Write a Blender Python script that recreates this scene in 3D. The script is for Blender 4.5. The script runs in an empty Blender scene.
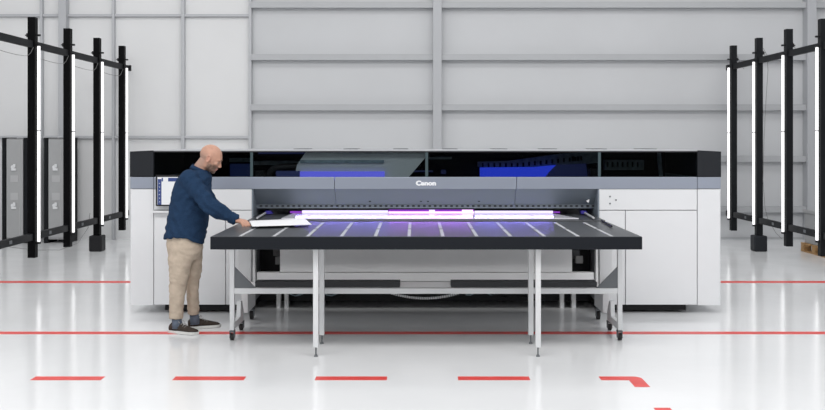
import bpy, bmesh, math, random
from mathutils import Vector, Matrix, noise
random.seed(7)
SC = bpy.context.scene
COL = SC.collection
PI = math.pi
FPX = 900.0; VX, VY, CAMZ = 416.0, 140.0, 1.72

def at(px, py, d):
    s = FPX / d
    return Vector(((px - VX) / s, d, CAMZ - (py - VY) / s))

# ---------------------------------------------------------------- materials
def mat(name, col, rough=0.5, metal=0.0, spec=0.5, emit=None, estr=0.0, bump=0.0, bscale=30.0, var=0.0, vscale=4.0, coat=0.0, stretch=None):
    m = bpy.data.materials.new(name); m.use_nodes = True
    nt = m.node_tree; b = nt.nodes['Principled BSDF']
    b.inputs['Base Color'].default_value = (*col, 1)
    b.inputs['Roughness'].default_value = rough
    b.inputs['Metallic'].default_value = metal
    b.inputs['Specular IOR Level'].default_value = spec
    b.inputs['Coat Weight'].default_value = coat
    if emit:
        b.inputs['Emission Color'].default_value = (*emit, 1)
        b.inputs['Emission Strength'].default_value = estr
    tc = nt.nodes.new('ShaderNodeTexCoord')
    src = tc.outputs['Object']
    if stretch:
        mp = nt.nodes.new('ShaderNodeMapping'); mp.inputs['Scale'].default_value = stretch
        nt.links.new(src, mp.inputs['Vector']); src = mp.outputs['Vector']
    if var > 0:
        n = nt.nodes.new('ShaderNodeTexNoise'); n.inputs['Scale'].default_value = vscale; n.inputs['Detail'].default_value = 5
        nt.links.new(src, n.inputs['Vector'])
        r = nt.nodes.new('ShaderNodeValToRGB')
        r.color_ramp.elements[0].position = 0.3; r.color_ramp.elements[1].position = 0.7
        r.color_ramp.elements[0].color = (*[c * (1 - var) for c in col], 1)
        r.color_ramp.elements[1].color = (*[min(1, c * (1 + var)) for c in col], 1)
        nt.links.new(n.outputs['Fac'], r.inputs['Fac']); nt.links.new(r.outputs['Color'], b.inputs['Base Color'])
    if bump > 0:
        n2 = nt.nodes.new('ShaderNodeTexNoise'); n2.inputs['Scale'].default_value = bscale; n2.inputs['Detail'].default_value = 3
        nt.links.new(src, n2.inputs['Vector'])
        bp = nt.nodes.new('ShaderNodeBump'); bp.inputs['Strength'].default_value = bump; bp.inputs['Distance'].default_value = 0.01
        nt.links.new(n2.outputs['Fac'], bp.inputs['Height']); nt.links.new(bp.outputs['Normal'], b.inputs['Normal'])
    return m

def glass_mat(name, tint, refl_ior=1.25):
    m = bpy.data.materials.new(name); m.use_nodes = True
    nt = m.node_tree; nt.nodes.clear()
    o = nt.nodes.new('ShaderNodeOutputMaterial'); mix = nt.nodes.new('ShaderNodeMixShader')
    t = nt.nodes.new('ShaderNodeBsdfTransparent'); t.inputs['Color'].default_value = (*tint, 1)
    g = nt.nodes.new('ShaderNodeBsdfGlossy'); g.inputs['Roughness'].default_value = 0.03
    f = nt.nodes.new('ShaderNodeFresnel'); f.inputs['IOR'].default_value = refl_ior
    nt.links.new(f.outputs[0], mix.inputs[0]); nt.links.new(t.outputs[0], mix.inputs[1]); nt.links.new(g.outputs[0], mix.inputs[2])
    nt.links.new(mix.outputs[0], o.inputs[0])
    return m

M = {}
M['white'] = mat('white_powder_coat', (0.73, 0.74, 0.755), 0.35, var=0.01)
M['offwhite'] = mat('grey_white_sheet', (0.88, 0.885, 0.89), 0.4, var=0.02)
M['roofm'] = mat('roof_grey', (0.42, 0.43, 0.45), 0.5)
M['seam'] = mat('seam_grey', (0.32, 0.33, 0.35), 0.6)  # inner body grey that shows in the panel gaps
M['band'] = mat('blue_grey_satin', (0.29, 0.32, 0.385), 0.35, 0.2, var=0.02, vscale=1.2)
M['hood'] = mat('slate_grey_satin', (0.215, 0.25, 0.29), 0.42, 0.1, var=0.02)
M['cap'] = mat('matt_charcoal', (0.017, 0.019, 0.023), 0.45, spec=0.2, bump=0.05, bscale=300)
M['black'] = mat('black_satin', (0.010, 0.010, 0.012), 0.5, spec=0.3)
M['cavity'] = mat('black_interior', (0.006, 0.007, 0.012), 0.8, spec=0.1)
M['machine'] = mat('dark_machine_steel', (0.22, 0.29, 0.33), 0.5, 0.0, var=0.3, vscale=20)
M['glassrefl'] = mat('grey_glass_reflection', (0.62, 0.64, 0.65), 0.6, var=0.03, vscale=3)
M['steel'] = mat('galvanised_steel', (0.55, 0.56, 0.57), 0.3, 0.8)
M['alu'] = mat('light_aluminium', (0.70, 0.71, 0.72), 0.4, 0.1, var=0.02)
M['tray'] = mat('charcoal_tray', (0.035, 0.038, 0.043), 0.5)
M['gusset'] = mat('grey_gusset', (0.13, 0.14, 0.15), 0.5)
M['top'] = mat('dark_table_surface', (0.062, 0.066, 0.072), 0.33, spec=0.5, var=0.06, vscale=2.0, bump=0.03, bscale=200)
M['fascia'] = mat('table_fascia', (0.011, 0.013, 0.017), 0.5, spec=0.15)
M['strip'] = mat('table_marking', (0.50, 0.51, 0.53), 0.45)
M['paper'] = mat('white_board', (0.95, 0.95, 0.96), 0.5, var=0.004)
M['media'] = mat('white_media', (0.85, 0.85, 0.90), 0.14, var=0.01)
M['uvblue'] = mat('uv_lamp_blue', (0.1, 0.1, 0.3), 0.4, emit=(0.80, 0.70, 1.0), estr=1.45)
M['uvpink'] = mat('uv_lamp_magenta', (0.2, 0.1, 0.3), 0.4, emit=(1.0, 0.62, 0.95), estr=2.0)
M['uvpurple'] = mat('uv_lamp_violet', (0.1, 0.02, 0.2), 0.4, emit=(0.30, 0.05, 0.60), estr=0.9)
M['uvviolet'] = mat('uv_lamp_lilac', (0.2, 0.1, 0.3), 0.4, emit=(0.62, 0.42, 0.95), estr=0.9)
M['glow1'] = mat('blue_led_strip', (0.02, 0.03, 0.2), 0.4, emit=(0.02, 0.045, 0.60), estr=1.5)
M['glow2'] = mat('violet_led_strip', (0.02, 0.03, 0.2), 0.4, emit=(0.14, 0.14, 0.80), estr=1.45)
M['glow3'] = mat('dim_blue_glow', (0.02, 0.03, 0.1), 0.4, emit=(0.02, 0.03, 0.13), estr=0.45)
M['glow4'] = mat('faint_blue_glow', (0.01, 0.015, 0.05), 0.4, emit=(0.01, 0.02, 0.09), estr=0.5)
M['glass'] = glass_mat('smoked_glass', (0.66, 0.69, 0.70), 1.10)
M['glassedge'] = mat('glass_edge', (0.05, 0.08, 0.09), 0.2)
M['post'] = mat('black_square_tube', (0.002, 0.002, 0.0025), 0.5, spec=0.08)
M['postr'] = mat('charcoal_rail', (0.009, 0.010, 0.012), 0.5, spec=0.15, var=0.1)
M['tube'] = mat('lit_tube', (0.9, 0.9, 0.9), 0.4, emit=(1, 1, 1), estr=1.08)
M['rubber'] = mat('black_rubber', (0.012, 0.012, 0.012), 0.7)
M['cable'] = mat('grey_cable', (0.18, 0.18, 0.18), 0.6)
M['cabled'] = mat('dark_cable', (0.02, 0.02, 0.02), 0.6)
M['screen'] = mat('screen_white', (0.5, 0.5, 0.5), 0.3, emit=(0.80, 0.84, 0.90), estr=0.42)
M['screenb'] = mat('screen_blue', (0.02, 0.035, 0.12), 0.3, emit=(0.03, 0.06, 0.20), estr=0.5)
M['red'] = mat('red_floor_tape', (0.80, 0.075, 0.065), 0.35, var=0.08, vscale=9)
M['girt'] = mat('grey_girt', (0.42, 0.43, 0.445), 0.5, var=0.02)
M['column'] = mat('grey_column', (0.43, 0.44, 0.46), 0.5)
M['girtl'] = mat('light_girt', (0.45, 0.46, 0.48), 0.5)
M['locker'] = mat('grey_cabinet_metal', (0.36, 0.365, 0.37), 0.45, var=0.03)
M['lockerl'] = mat('light_grey_frame', (0.44, 0.445, 0.45), 0.5)
M['wood'] = mat('pallet_wood', (0.45, 0.27, 0.12), 0.7, var=0.3, vscale=14, bump=0.2, stretch=(1, 6, 6))
M['logo'] = mat('logo_white', (0.92, 0.92, 0.94), 0.4)
M['shirt'] = mat('navy_denim', (0.017, 0.040, 0.086), 0.9, spec=0.12, var=0.18, vscale=140, bump=0.6, bscale=60)
M['shirtd'] = mat('dark_button', (0.3, 0.32, 0.35), 0.4)
M['chino'] = mat('beige_chino', (0.50, 0.415, 0.33), 0.9, spec=0.15, var=0.10, vscale=16, bump=0.5, bscale=35)
M['shoe'] = mat('brown_canvas', (0.055, 0.043, 0.036), 0.85, spec=0.2, var=0.3, vscale=40, bump=0.3, bscale=200)
M['sole'] = mat('white_sole', (0.66, 0.66, 0.64), 0.5)
M['lace'] = mat('grey_lace', (0.35, 0.34, 0.33), 0.8)
M['sock'] = mat('blue_grey_sock', (0.11, 0.135, 0.18), 0.9, bump=0.4, bscale=150)
M['eyew'] = mat('eye_white', (0.7, 0.68, 0.65), 0.2)
M['iris'] = mat('iris', (0.03, 0.02, 0.015), 0.2)
M['brow'] = mat('eyebrow', (0.10, 0.06, 0.04), 0.9)

def skin_mat():
    m = mat('skin', (0.60, 0.33, 0.235), 0.48, spec=0.4, bump=0.15, bscale=250)
    nt = m.node_tree; b = nt.nodes['Principled BSDF']
    a = nt.nodes.new('ShaderNodeAttribute'); a.attribute_name = 'Col'
    n = nt.nodes.new('ShaderNodeTexNoise'); n.inputs['Scale'].default_value = 35
    mx = nt.nodes.new('ShaderNodeMixRGB'); mx.blend_type = 'MULTIPLY'; mx.inputs[0].default_value = 0.25
    nt.links.new(a.outputs['Color'], mx.inputs[1]); nt.links.new(n.outputs['Fac'], mx.inputs[2])
    nt.links.new(mx.outputs[0], b.inputs['Base Color'])
    b.inputs['Subsurface Weight'].default_value = 0.08
    b.inputs['Subsurface Radius'].default_value = (0.01, 0.004, 0.002)
    return m
M['skin'] = skin_mat()

def floor_mat():
    m = mat('glossy_epoxy_floor', (0.78, 0.79, 0.80), 0.12, spec=0.5)
    nt = m.node_tree; b = nt.nodes['Principled BSDF']; tc = nt.nodes.new('ShaderNodeTexCoord')
    n = nt.nodes.new('ShaderNodeTexNoise'); n.inputs['Scale'].default_value = 0.7; n.inputs['Detail'].default_value = 6
    nt.links.new(tc.outputs['Object'], n.inputs['Vector'])
    r = nt.nodes.new('ShaderNodeValToRGB')
    r.color_ramp.elements[0].position = 0.3; r.color_ramp.elements[1].position = 0.75
    r.color_ramp.elements[0].color = (0.83, 0.84, 0.85, 1); r.color_ramp.elements[1].color = (0.89, 0.895, 0.90, 1)
    nt.links.new(n.outputs['Fac'], r.inputs['Fac']); nt.links.new(r.outputs['Color'], b.inputs['Base Color'])
    mr = nt.nodes.new('ShaderNodeMapRange'); mr.inputs['To Min'].default_value = 0.08; mr.inputs['To Max'].default_value = 0.20
    n3 = nt.nodes.new('ShaderNodeTexNoise'); n3.inputs['Scale'].default_value = 2.3; n3.inputs['Detail'].default_value = 8
    nt.links.new(tc.outputs['Object'], n3.inputs['Vector'])
    nt.links.new(n3.outputs['Fac'], mr.inputs['Value']); nt.links.new(mr.outputs[0], b.inputs['Roughness'])
    bp = nt.nodes.new('ShaderNodeBump'); bp.inputs['Strength'].default_value = 0.035; bp.inputs['Distance'].default_value = 0.02
    n4 = nt.nodes.new('ShaderNodeTexNoise'); n4.inputs['Scale'].default_value = 5.0
    nt.links.new(tc.outputs['Object'], n4.inputs['Vector'])
    nt.links.new(n4.outputs['Fac'], bp.inputs['Height']); nt.links.new(bp.outputs['Normal'], b.inputs['Normal'])
    return m
M['floor'] = floor_mat()
def wall_mat(name, col):
    return mat(name, col, 0.6, spec=0.3, var=0.025, vscale=0.8, bump=0.05, bscale=3)
M['wall'] = wall_mat('grey_sandwich_panel', (0.56, 0.57, 0.585))
M['wallb'] = wall_mat('bright_door_panel', (0.70, 0.705, 0.71))

# ---------------------------------------------------------------- mesh helpers
def box(bm, x0, x1, y0, y1, z0, z1, bev=0.0):
    v = [bm.verts.new(p) for p in ((x0,y0,z0),(x1,y0,z0),(x1,y1,z0),(x0,y1,z0),(x0,y0,z1),(x1,y0,z1),(x1,y1,z1),(x0,y1,z1))]
    fs = [bm.faces.new([v[i] for i in q]) for q in ((0,3,2,1),(4,5,6,7),(0,1,5,4),(1,2,6,5),(2,3,7,6),(3,0,4,7))]
    if bev > 0:
        es = list({e for f in fs for e in f.edges})
        bmesh.ops.bevel(bm, geom=es, offset=bev, segments=2, affect='EDGES', profile=0.5)

def prism(bm, pts, axis, a0, a1):
    """closed outline (list of 2-tuples) extruded along axis ('x','y','z')."""
    def p3(p, a):
        if axis == 'y': return (p[0], a, p[1])
        if axis == 'x': return (a, p[0], p[1])
        return (p[0], p[1], a)
    A = [bm.verts.new(p3(p, a0)) for p in pts]; B = [bm.verts.new(p3(p, a1)) for p in pts]
    n = len(pts)
    bm.faces.new(A); bm.faces.new(B[::-1])
    for i in range(n): bm.faces.new((A[i], B[i], B[(i+1) % n], A[(i+1) % n]))
    bmesh.ops.recalc_face_normals(bm, faces=bm.faces[:])

def loft(bm, rings, cap=True):
    R = [[bm.verts.new(p) for p in r] for r in rings]
    n = len(R[0])
    for a, b in zip(R[:-1], R[1:]):
        for i in range(n): bm.faces.new((a[i], a[(i+1) % n], b[(i+1) % n], b[i]))
    if cap:
        bm.faces.new(R[0][::-1]); bm.faces.new(R[-1])
    bmesh.ops.recalc_face_normals(bm, faces=bm.faces[:])

def tube(bm, pts, rad, n=10, cap=True, flat=1.0):
    """tube along pts, rad number or list; round ends when radii list ends small"""
    pts = [Vector(p) for p in pts]
    if not isinstance(rad, (list, tuple)): rad = [rad] * len(pts)
    rings = []; prev = None
    for i, p in enumerate(pts):
        t = (pts[min(i+1, len(pts)-1)] - pts[max(i-1, 0)]).normalized()
        if prev is None:
            a = Vector((0, 0, 1)) if abs(t.z) < 0.9 else Vector((0, 1, 0))
            u = t.cross(a).normalized()
        else:
            u = (prev - t * prev.dot(t)).normalized()
        prev = u; w = t.cross(u)
        rings.append([p + (u * math.cos(2*PI*k/n) + w * math.sin(2*PI*k/n) * flat) * rad[i] for k in range(n)])
    loft(bm, rings, cap)

def capsule(bm, pts, rad, n=14):
    """tube with spherical ends (closed)."""
    pts = [Vector(p) for p in pts]
    if not isinstance(rad, (list, tuple)): rad = [rad] * len(pts)
    # resample smoothly
    P = []; R = []
    for i in range(len(pts)-1):
        p0 = pts[max(i-1,0)]; p1 = pts[i]; p2 = pts[i+1]; p3 = pts[min(i+2,len(pts)-1)]
        for k in range(5):
            t = k/5
            P.append(0.5*((2*p1)+(-p0+p2)*t+(2*p0-5*p1+4*p2-p3)*t*t+(-p0+3*p1-3*p2+p3)*t**3))
            R.append(rad[i]*(1-t)+rad[i+1]*t)
    P.append(pts[-1]); R.append(rad[-1])
    d0 = (P[0]-P[1]).normalized(); d1 = (P[-1]-P[-2]).normalized()
    hp = []; hr = []
    for a in (80, 55, 30): hp.append(P[0] + d0 * R[0]*math.sin(math.radians(a))); hr.append(R[0]*math.cos(math.radians(a)))
    tp = []; tr = []
    for a in (30, 55, 80): tp.append(P[-1] + d1 * R[-1]*math.sin(math.radians(a))); tr.append(R[-1]*math.cos(math.radians(a)))
    tube(bm, hp + P + tp, hr + R + tr, n)

def ell(bm, c, r, rot=None, seg=24):
    m = Matrix.Translation(Vector(c)) @ (rot or Matrix()) @ Matrix.Diagonal((r[0], r[1], r[2], 1))
    bmesh.ops.create_uvsphere(bm, u_segments=seg, v_segments=seg//2, radius=1, matrix=m)

def cyl(bm, c, r, h, axis='z', n=20, r2=None):
    rot = {'z': Matrix(), 'x': Matrix.Rotation(PI/2, 4, 'Y'), 'y': Matrix.Rotation(PI/2, 4, 'X')}[axis]
    bmesh.ops.create_cone(bm, cap_ends=True, segments=n, radius1=r, radius2=r if r2 is None else r2, depth=h, matrix=Matrix.Translation(Vector(c)) @ rot)

def obj(name, bm, m, parent=None, smooth=False, loc=None):
    me = bpy.data.meshes.new(name); bm.to_mesh(me); bm.free()
    if m: me.materials.append(m)
    if smooth:
        for p in me.polygons: p.use_smooth = True
    o = bpy.data.objects.new(name, me); COL.objects.link(o)
    if loc: o.location = loc
    if parent:
        o.parent = parent
    return o

def BX(name, m, parent, *a, bev=0.0, loc=None):
    bm = bmesh.new(); box(bm, *a, bev=bev); return obj(name, bm, m, parent)

def thing(name, label, cat, loc=(0, 0, 0), group=None):
    o = bpy.data.objects.new(name, None); COL.objects.link(o); o.location = loc
    o['label'] = label; o['category'] = cat
    if group: o['group'] = group
    o.empty_display_size = 0.2
    return o
def tag(o, label, cat, group=None):
    o['label'] = label; o['category'] = cat
    if group: o['group'] = group
    return o
def struct(o): o['kind'] = 'structure'; return o
def sub(name, bm, m, parent, smooth=False, rootloc=None):
    return obj(name, bm, m, parent, smooth)

# ---------------------------------------------------------------- the hall
WY = 15.6
bm = bmesh.new(); box(bm, -10.0, 10.0, -2.0, WY + 0.3, -0.2, 0.0); struct(obj('floor', bm, M['floor']))
# back wall: bright door section to the left of x=-2.86, grey panels to the right
bm = bmesh.new(); box(bm, -2.86, 10.0, WY, WY + 0.25, 0, 6.5)
struct(obj('wall_back', bm, M['wall']))
bm = bmesh.new(); box(bm, -10.0, -2.86, WY - 0.02, WY + 0.25, 0, 6.5)
struct(obj('wall_back', bm, M['wallb']))
bm = bmesh.new(); box(bm, -10.2, -10.0, -2.0, WY + 0.25, 0, 6.5); struct(obj('wall_left', bm, M['wallb']))
bm = bmesh.new(); box(bm, 10.0, 10.2, -2.0, WY + 0.25, 0, 6.5); struct(obj('wall_right', bm, M['wall']))
tn = [0]
def trim(m, *a, bev=0.0):
    tn[0] += 1
    bm = bmesh.new(); box(bm, *a, bev=bev); return struct(obj('trim_%d' % tn[0], bm, m))
def cgirt(z, x0, x1):
    """C-shaped girt: web with upper and lower lip"""
    tn[0] += 1
    bm = bmesh.new()
    y0 = WY - 0.14
    prism(bm, [(WY, z-0.045), (y0, z-0.045), (y0, z+0.05), (y0+0.012, z+0.05), (y0+0.012, z+0.058), (WY, z+0.058)], 'x', x0, x1)
    struct(obj('trim_%d' % tn[0], bm, M['girt']))
for z in (4.04, 3.14, 2.275, 1.39, 0.52, 4.92):
    cgirt(z, -2.83, 0.29); cgirt(z, 0.44, 6.70); cgirt(z, 6.86, 10.0)
trim(M['column'], 0.29, 0.44, WY-0.20, WY, 0, 6.5, bev=0.006)
trim(M['column'], 6.70, 6.86, WY-0.20, WY, 0, 6.5, bev=0.006)
trim(M['column'], -6.13, -6.00, WY-0.18, WY-0.02, 0, 6.5, bev=0.006)
for x, w in ((-6.46, 0.045), (-5.22, 0.045), (-4.02, 0.06), (-2.86, 0.05)):
    trim(M['girtl'], x - w/2, x + w/2, WY-0.10, WY-0.02, 0, 6.5, bev=0.004)
for z in (3.87, 1.77):
    for x0, x1 in ((-10, -6.485), (-6.435, -6.13), (-6.0, -5.245), (-5.195, -4.05), (-3.99, -2.885)):
        trim(M['girtl'], x0, x1, WY-0.09, WY-0.02, z-0.022, z+0.022, bev=0.003)
bm = bmesh.new(); box(bm, -2.80, 10.0, WY-0.03, WY, 0.0, 0.04); struct(obj('baseboard_back', bm, M['girt']))

# ---------------------------------------------------------------- floor markings
def floor_line(y0, y1, x0, x1, label, group=None):
    bm = bmesh.new(); box(bm, x0, x1, y0, y1, 0.0005, 0.0022)
    return tag(obj('floor_tape', bm, M['red']), label, 'floor marking', group)
def DD(y): return FPX * CAMZ / (y - VY)
floor_line(DD(334.2), DD(331.8), -9.9, 9.9, 'long continuous red floor line running under the front table past the man')
floor_line(DD(282.9), DD(281.1), -9.9, -2.78, 'thin red floor line ending at left side of the white printer')
floor_line(DD(282.9), DD(281.1), 2.97, 9.9, 'thin red floor line starting at right side of the white printer')
ya, yb = DD(380.2), DD(376.7); ym = (ya + yb) / 2; sm = FPX / ym
for x0, x1, lab in ((33, 103, 'leftmost short red dash on the glossy floor, nearest the picture edge'),
                    (174, 245, 'short red dash on the floor just in front of the man'),
                    (315.5, 387, 'short red dash on the floor in front of left inner table leg'),
                    (458, 529.5, 'short red dash on the floor in front of right inner table leg')):
    floor_line(ya, yb, (x0 - VX)/sm, (x1 - VX)/sm, lab, 'short red floor dashes')
# corner piece
xl, xr = (600 - VX)/sm, (645 - VX)/sm
bm = bmesh.new(); w = 0.105
yend = DD(387); xo = (650 - VX) * yend / FPX; xi = xo - w
pts = [(xl, yb), (xo - 0.06, yb)] + [(xo - 0.06 + 0.06*math.sin(a), yb - 0.06 + 0.06*math.cos(a)) for a in (0.4, 0.8, 1.2, 1.57)] + [(xo, yend), (xi, yend), (xi, ya), (xl, ya)]
prism(bm, pts, 'z', 0.0005, 0.0022)
tag(obj('floor_tape', bm, M['red']), 'red floor corner mark turning toward the viewer at right end of dashes', 'floor marking')
floor_line(5.0, DD(408), xi, xo, 'red dash at the bottom edge of the picture below the corner mark', 'short red floor dashes')

# ---------------------------------------------------------------- flatbed printer
PX0 = 0.094; PY = 8.90
printer = thing('flatbed_printer', 'very wide white flatbed printer with black glass band and violet light', 'printer', (PX0, PY, 0))
HO, HS, HE, HN = 1.72, 2.688, 2.923, 1.977
HD = 1.25; PD = 2.0   # depth
def Zp(y, d=PY): return CAMZ - (y - VY) * d / FPX
z_bot, z_seam, z_wh, z_gl, z_top = 0.088, 1.025, 1.235, 1.354, 1.618
# side cabinets
for s in (-1, 1):
    cab = obj('side_cabinet', bmesh.new(), M['white'], printer)
    bm = bmesh.new()
    xs = sorted((s*(HO+0.004), s*(HE-0.01)))
    box(bm, xs[0], xs[1], 0.03, PD, z_bot+0.005, z_wh)
    bm.to_mesh(cab.data); bm.free()
    cab.data.materials.clear(); cab.data.materials.append(M['seam'])
    g = 0.0035
    def panel(a, b, z0, z1, name='panel', mm='white', y0=0.0, y1=0.032, bev=0.003):
        x = sorted((s*a, s*b)); return BX(name, M[mm], cab, x[0]+g, x[1]-g, y0, y1, z0+g, z1-g, bev=bev)
    panel(HO-0.004, HS, z_seam, z_wh)
    panel(HO-0.004, HN, z_bot, z_seam)
    panel(HN, HS, z_bot, z_seam, 'door')
    # end cheek with a rounded outer corner
    bm = bmesh.new()
    prof = [(HS+g, 0.0), (HE-0.02, 0.0)] + [(HE-0.02+0.02*math.sin(a), 0.02-0.02*math.cos(a)) for a in (0.4, 0.8, 1.2, 1.57)] + [(HE, PD), (HS+g, PD)]
    prof = [(s*a, b) for a, b in prof]
    prism(bm, prof, 'z', z_bot, z_wh-0.002); obj('end_panel', bm, M['white'], cab)
    # recessed plinth
    bm = bmesh.new(); x = sorted((s*(HO+0.02), s*(HE-0.32))); box(bm, x[0], x[1], 0.10, PD-0.1, 0.02, z_bot+0.005)
    obj('plinth', bm, M['black'], cab)
    for fx in (HO+0.15, HE-0.45):
        for fy in (0.25, PD-0.3):
            bm = bmesh.new(); cyl(bm, (s*fx, fy, 0.011), 0.04, 0.022); obj('foot', bm, M['rubber'], cab)
# three small screws on the right upper panel
for px, py in ((610, 196.5), (616, 200), (610, 203.5)):
    p = at(px, py, PY); bm = bmesh.new(); cyl(bm, (p.x-PX0, 0.0, p.z), 0.008, 0.01, 'y', 12)
    obj('socket', bm, M['gusset'], printer)
# inner cheeks of the opening
for s in (-1, 1):
    x = sorted((s*(HO-0.001), s*(HO-0.015)))
    BX('inner_cheek', M['hood'], printer, x[0], x[1], 0.006, 0.9, 0.9, z_wh)
# long blue-grey band: three lengths plus ends
g = 0.002
for a, b in ((-HS, -0.9), (-0.9, 0.9), (0.9, HS)):
    BX('front_band', M['band'], printer, a+g, b-g, -0.004, 0.05, z_wh, z_gl, bev=0.004)
for s in (-1, 1):
    x = sorted((s*HS, s*HE)); BX('front_band', M['band'], printer, x[0]+g, x[1]-g, 0.0, PD, z_wh+0.003, z_gl-0.002, bev=0.004)
# charcoal end caps of the upper band, tops sloping slightly outward
for s in (-1, 1):
    bm = bmesh.new()
    prism(bm, [(s*(HS+0.002), z_gl), (s*HE, z_gl), (s*HE, z_top-0.012), (s*(HS+0.002), z_top)], 'y', 0.0, HD)
    obj('end_cap', bm, M['cap'], printer)
# upper housing: roof, rear wall, floor of the cavity
BX('housing_rear', M['white'], printer, -HS, HS, 1.2, HD, z_wh, z_top-0.01)
BX('cavity_back', M['cavity'], printer, -HS, HS, 1.16, 1.2, z_wh-0.02, z_top-0.01)
BX('cavity_floor', M['cavity'], printer, -HS, HS, 0.05, 1.16, z_wh, z_wh+0.02)
roof = BX('roof_panel', M['roofm'], printer, -HS, HS, -0.002, HD, z_top-0.008, z_top+0.002, bev=0.002)
BX('window_rail', M['black'], printer, -HS, HS, -0.001, 0.03, z_top-0.02, z_top-0.008)
for i in range(8):
    p = at(290 + 54.5*(i), 149, PY)
    if p.x-PX0 > HS-0.2: break
    BX('roof_vent', M['gusset'], printer, p.x-PX0-0.08, p.x-PX0+0.08, 0.85, 1.22, z_top+0.002, z_top+0.008)
# panes
for a, b in ((-HS, -HO), (-HO, 0.012), (0.012, HO), (HO, HS)):
    BX('glass_pane', M['glass'], printer, a+0.012, b-0.012, 0.002, 0.008, z_gl, z_top-0.02)
for xx in (-HO, 0.012, HO):
    BX('pane_divider', M['glassedge'], printer, xx-0.014, xx+0.014, 0.0, 0.012, z_gl, z_top-0.02)
# contents of the housing, seen through the glass
def inn(name, m, px0, px1, py0, py1, rel, dep=0.1, bev=0.0, parent=printer):
    a = at(px0, py1, PY+rel); b = at(px1, py0, PY+rel)
    return BX(name, M[m], parent, a.x-PX0, b.x-PX0, rel, rel+dep, a.z, min(b.z, z_top-0.012), bev=bev)
def innpoly(name, m, pts, rel, dep):
    bm = bmesh.new(); P = []
    for px, py in pts:
        p = at(px, py, PY+rel); P.append((p.x-PX0, min(p.z, z_top-0.012)))
    prism(bm, P, 'y', rel, rel+dep); return obj(name, bm, M[m], printer)
# grey reflection on the glass, put in as a solid panel behind it
refl_panel = innpoly('glass_reflection', 'glassrefl', [(306, 150), (426, 150), (425, 158), (407, 179), (294, 179), (297, 165)], 0.06, 0.5)
inn('led_glow', 'glow2', 300, 384.5, 171.5, 180, 0.03, 0.02)
inn('led_glow', 'glow3', 276, 299.5, 171, 180, 0.03, 0.02)  # glow fading to the left, put in as a dimmer emissive piece
inn('led_glow', 'glow3', 258, 330, 150.5, 154, 0.9, 0.04)
bm = bmesh.new()
tube(bm, [at(px, py, PY+0.15)-Vector((PX0, PY, 0)) for px, py in ((267, 181), (269, 174), (273, 169.5), (279, 167.5), (288, 166.8), (300, 166.5))], 0.035, 12)
obj('drag_chain', bm, M['black'], printer, True)
inn('machine_rail', 'machine', 254, 300, 161, 165, 0.6, 0.1)
inn('machine_rail', 'machine', 300, 384, 160, 163, 0.045, 0.012)
# right half
innpoly('led_glow', 'glow1', [(480, 167.5), (535, 167), (556, 165), (549, 172), (543, 180), (480, 180)], 0.9, 0.04)
innpoly('led_glow', 'glow3', [(556, 165), (586, 163.5), (588, 180), (545, 180), (549, 172)], 0.92, 0.03)  # falloff of the blue glow as a dimmer emissive shape
innpoly('machine_beam', 'machine', [(478, 162), (510, 161), (560, 154), (598, 151.5), (598, 163), (556, 165.5), (535, 166.5), (478, 167)], 1.0, 0.1)
for i in range(18):
    px = 482 + i*5.8
    yt = 163.2 if i < 6 else 163.2 - (i-6)*0.62
    inn('rib', 'cavity', px, px+1.6, yt, yt+4.0, 0.975, 0.02)
for px in (572, 577):
    inn('slot', 'cavity', px, px+2.6, 156.5, 161, 0.96, 0.02)
inn('motor', 'black', 590, 597.5, 169, 180, 0.5, 0.1)
inn('machine_beam', 'machine', 605, 644, 160, 170, 0.9, 0.1)
for i in range(7): inn('rib', 'cavity', 607+5*i, 608.5+5*i, 162, 167, 0.88, 0.015)
innpoly('cable_guide', 'machine', [(658, 153), (661, 153), (663, 176), (660, 176)], 0.7, 0.05)
inn('machine_rail', 'machine', 429, 452, 157, 159.2, 0.5, 0.05)
inn('indicator', 'glow3', 414, 433, 170.5, 172, 0.5, 0.02)
inn('indicator', 'glow3', 441, 446, 170, 174, 0.6, 0.02)
inn('machine_beam', 'machine', 229, 250, 158, 162, 0.7, 0.1)
inn('led_glow', 'glow4', 230, 250, 164, 179, 0.8, 0.04)  # faint bluish glow put in as an emissive patch
inn('motor', 'black', 255, 264, 171, 180, 0.14, 0.1)
# hood: inclined slate panels
z_h = 1.072
for a, b in ((-HO, -0.9), (-0.9, 0.9), (0.9, HO)):
    bm = bmesh.new()
    prism(bm, [(0.03, z_wh), (0.03, z_wh+0.01), (0.30, z_wh+0.01), (0.30, z_h), (0.19, z_h)], 'x', a+g, b-g)
    obj('hood_panel', bm, M['hood'], printer)
for px in (370, 421, 428, 479):
    p = at(px, 201.3, PY+0.16); bm = bmesh.new(); ell(bm, (p.x-PX0, 0.158, p.z), (0.012, 0.006, 0.005), seg=12); obj('fastener', bm, M['black'], printer)
# white arrow sticker on the hood
bm = bmesh.new()
q = [at(px, py, PY+0.12) for px, py in ((586, 200.6), (589.3, 199.2), (588.4, 202.6), (587.3, 202))]
vs = [bm.verts.new((p.x-PX0, 0.105, p.z)) for p in q]; bm.faces.new(vs)
r_ = bmesh.ops.extrude_face_region(bm, geom=bm.faces[:]); bmesh.ops.translate(bm, verts=[v for v in r_['geom'] if isinstance(v, bmesh.types.BMVert)], vec=(0, 0.03, 0))
obj('arrow_sticker', bm, M['logo'], printer)
# perforated dark rail under hood
rail = BX('gantry_rail', M['hood'], printer, -HO, HO, 0.20, 0.30, 1.030, z_h-0.002)
for i in range(62):
    x = -HO+0.06 + i*0.055
    BX('rail_slot', M['black'], rail, x-0.013, x+0.013, 0.192, 0.203, 1.046, 1.060)
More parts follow.
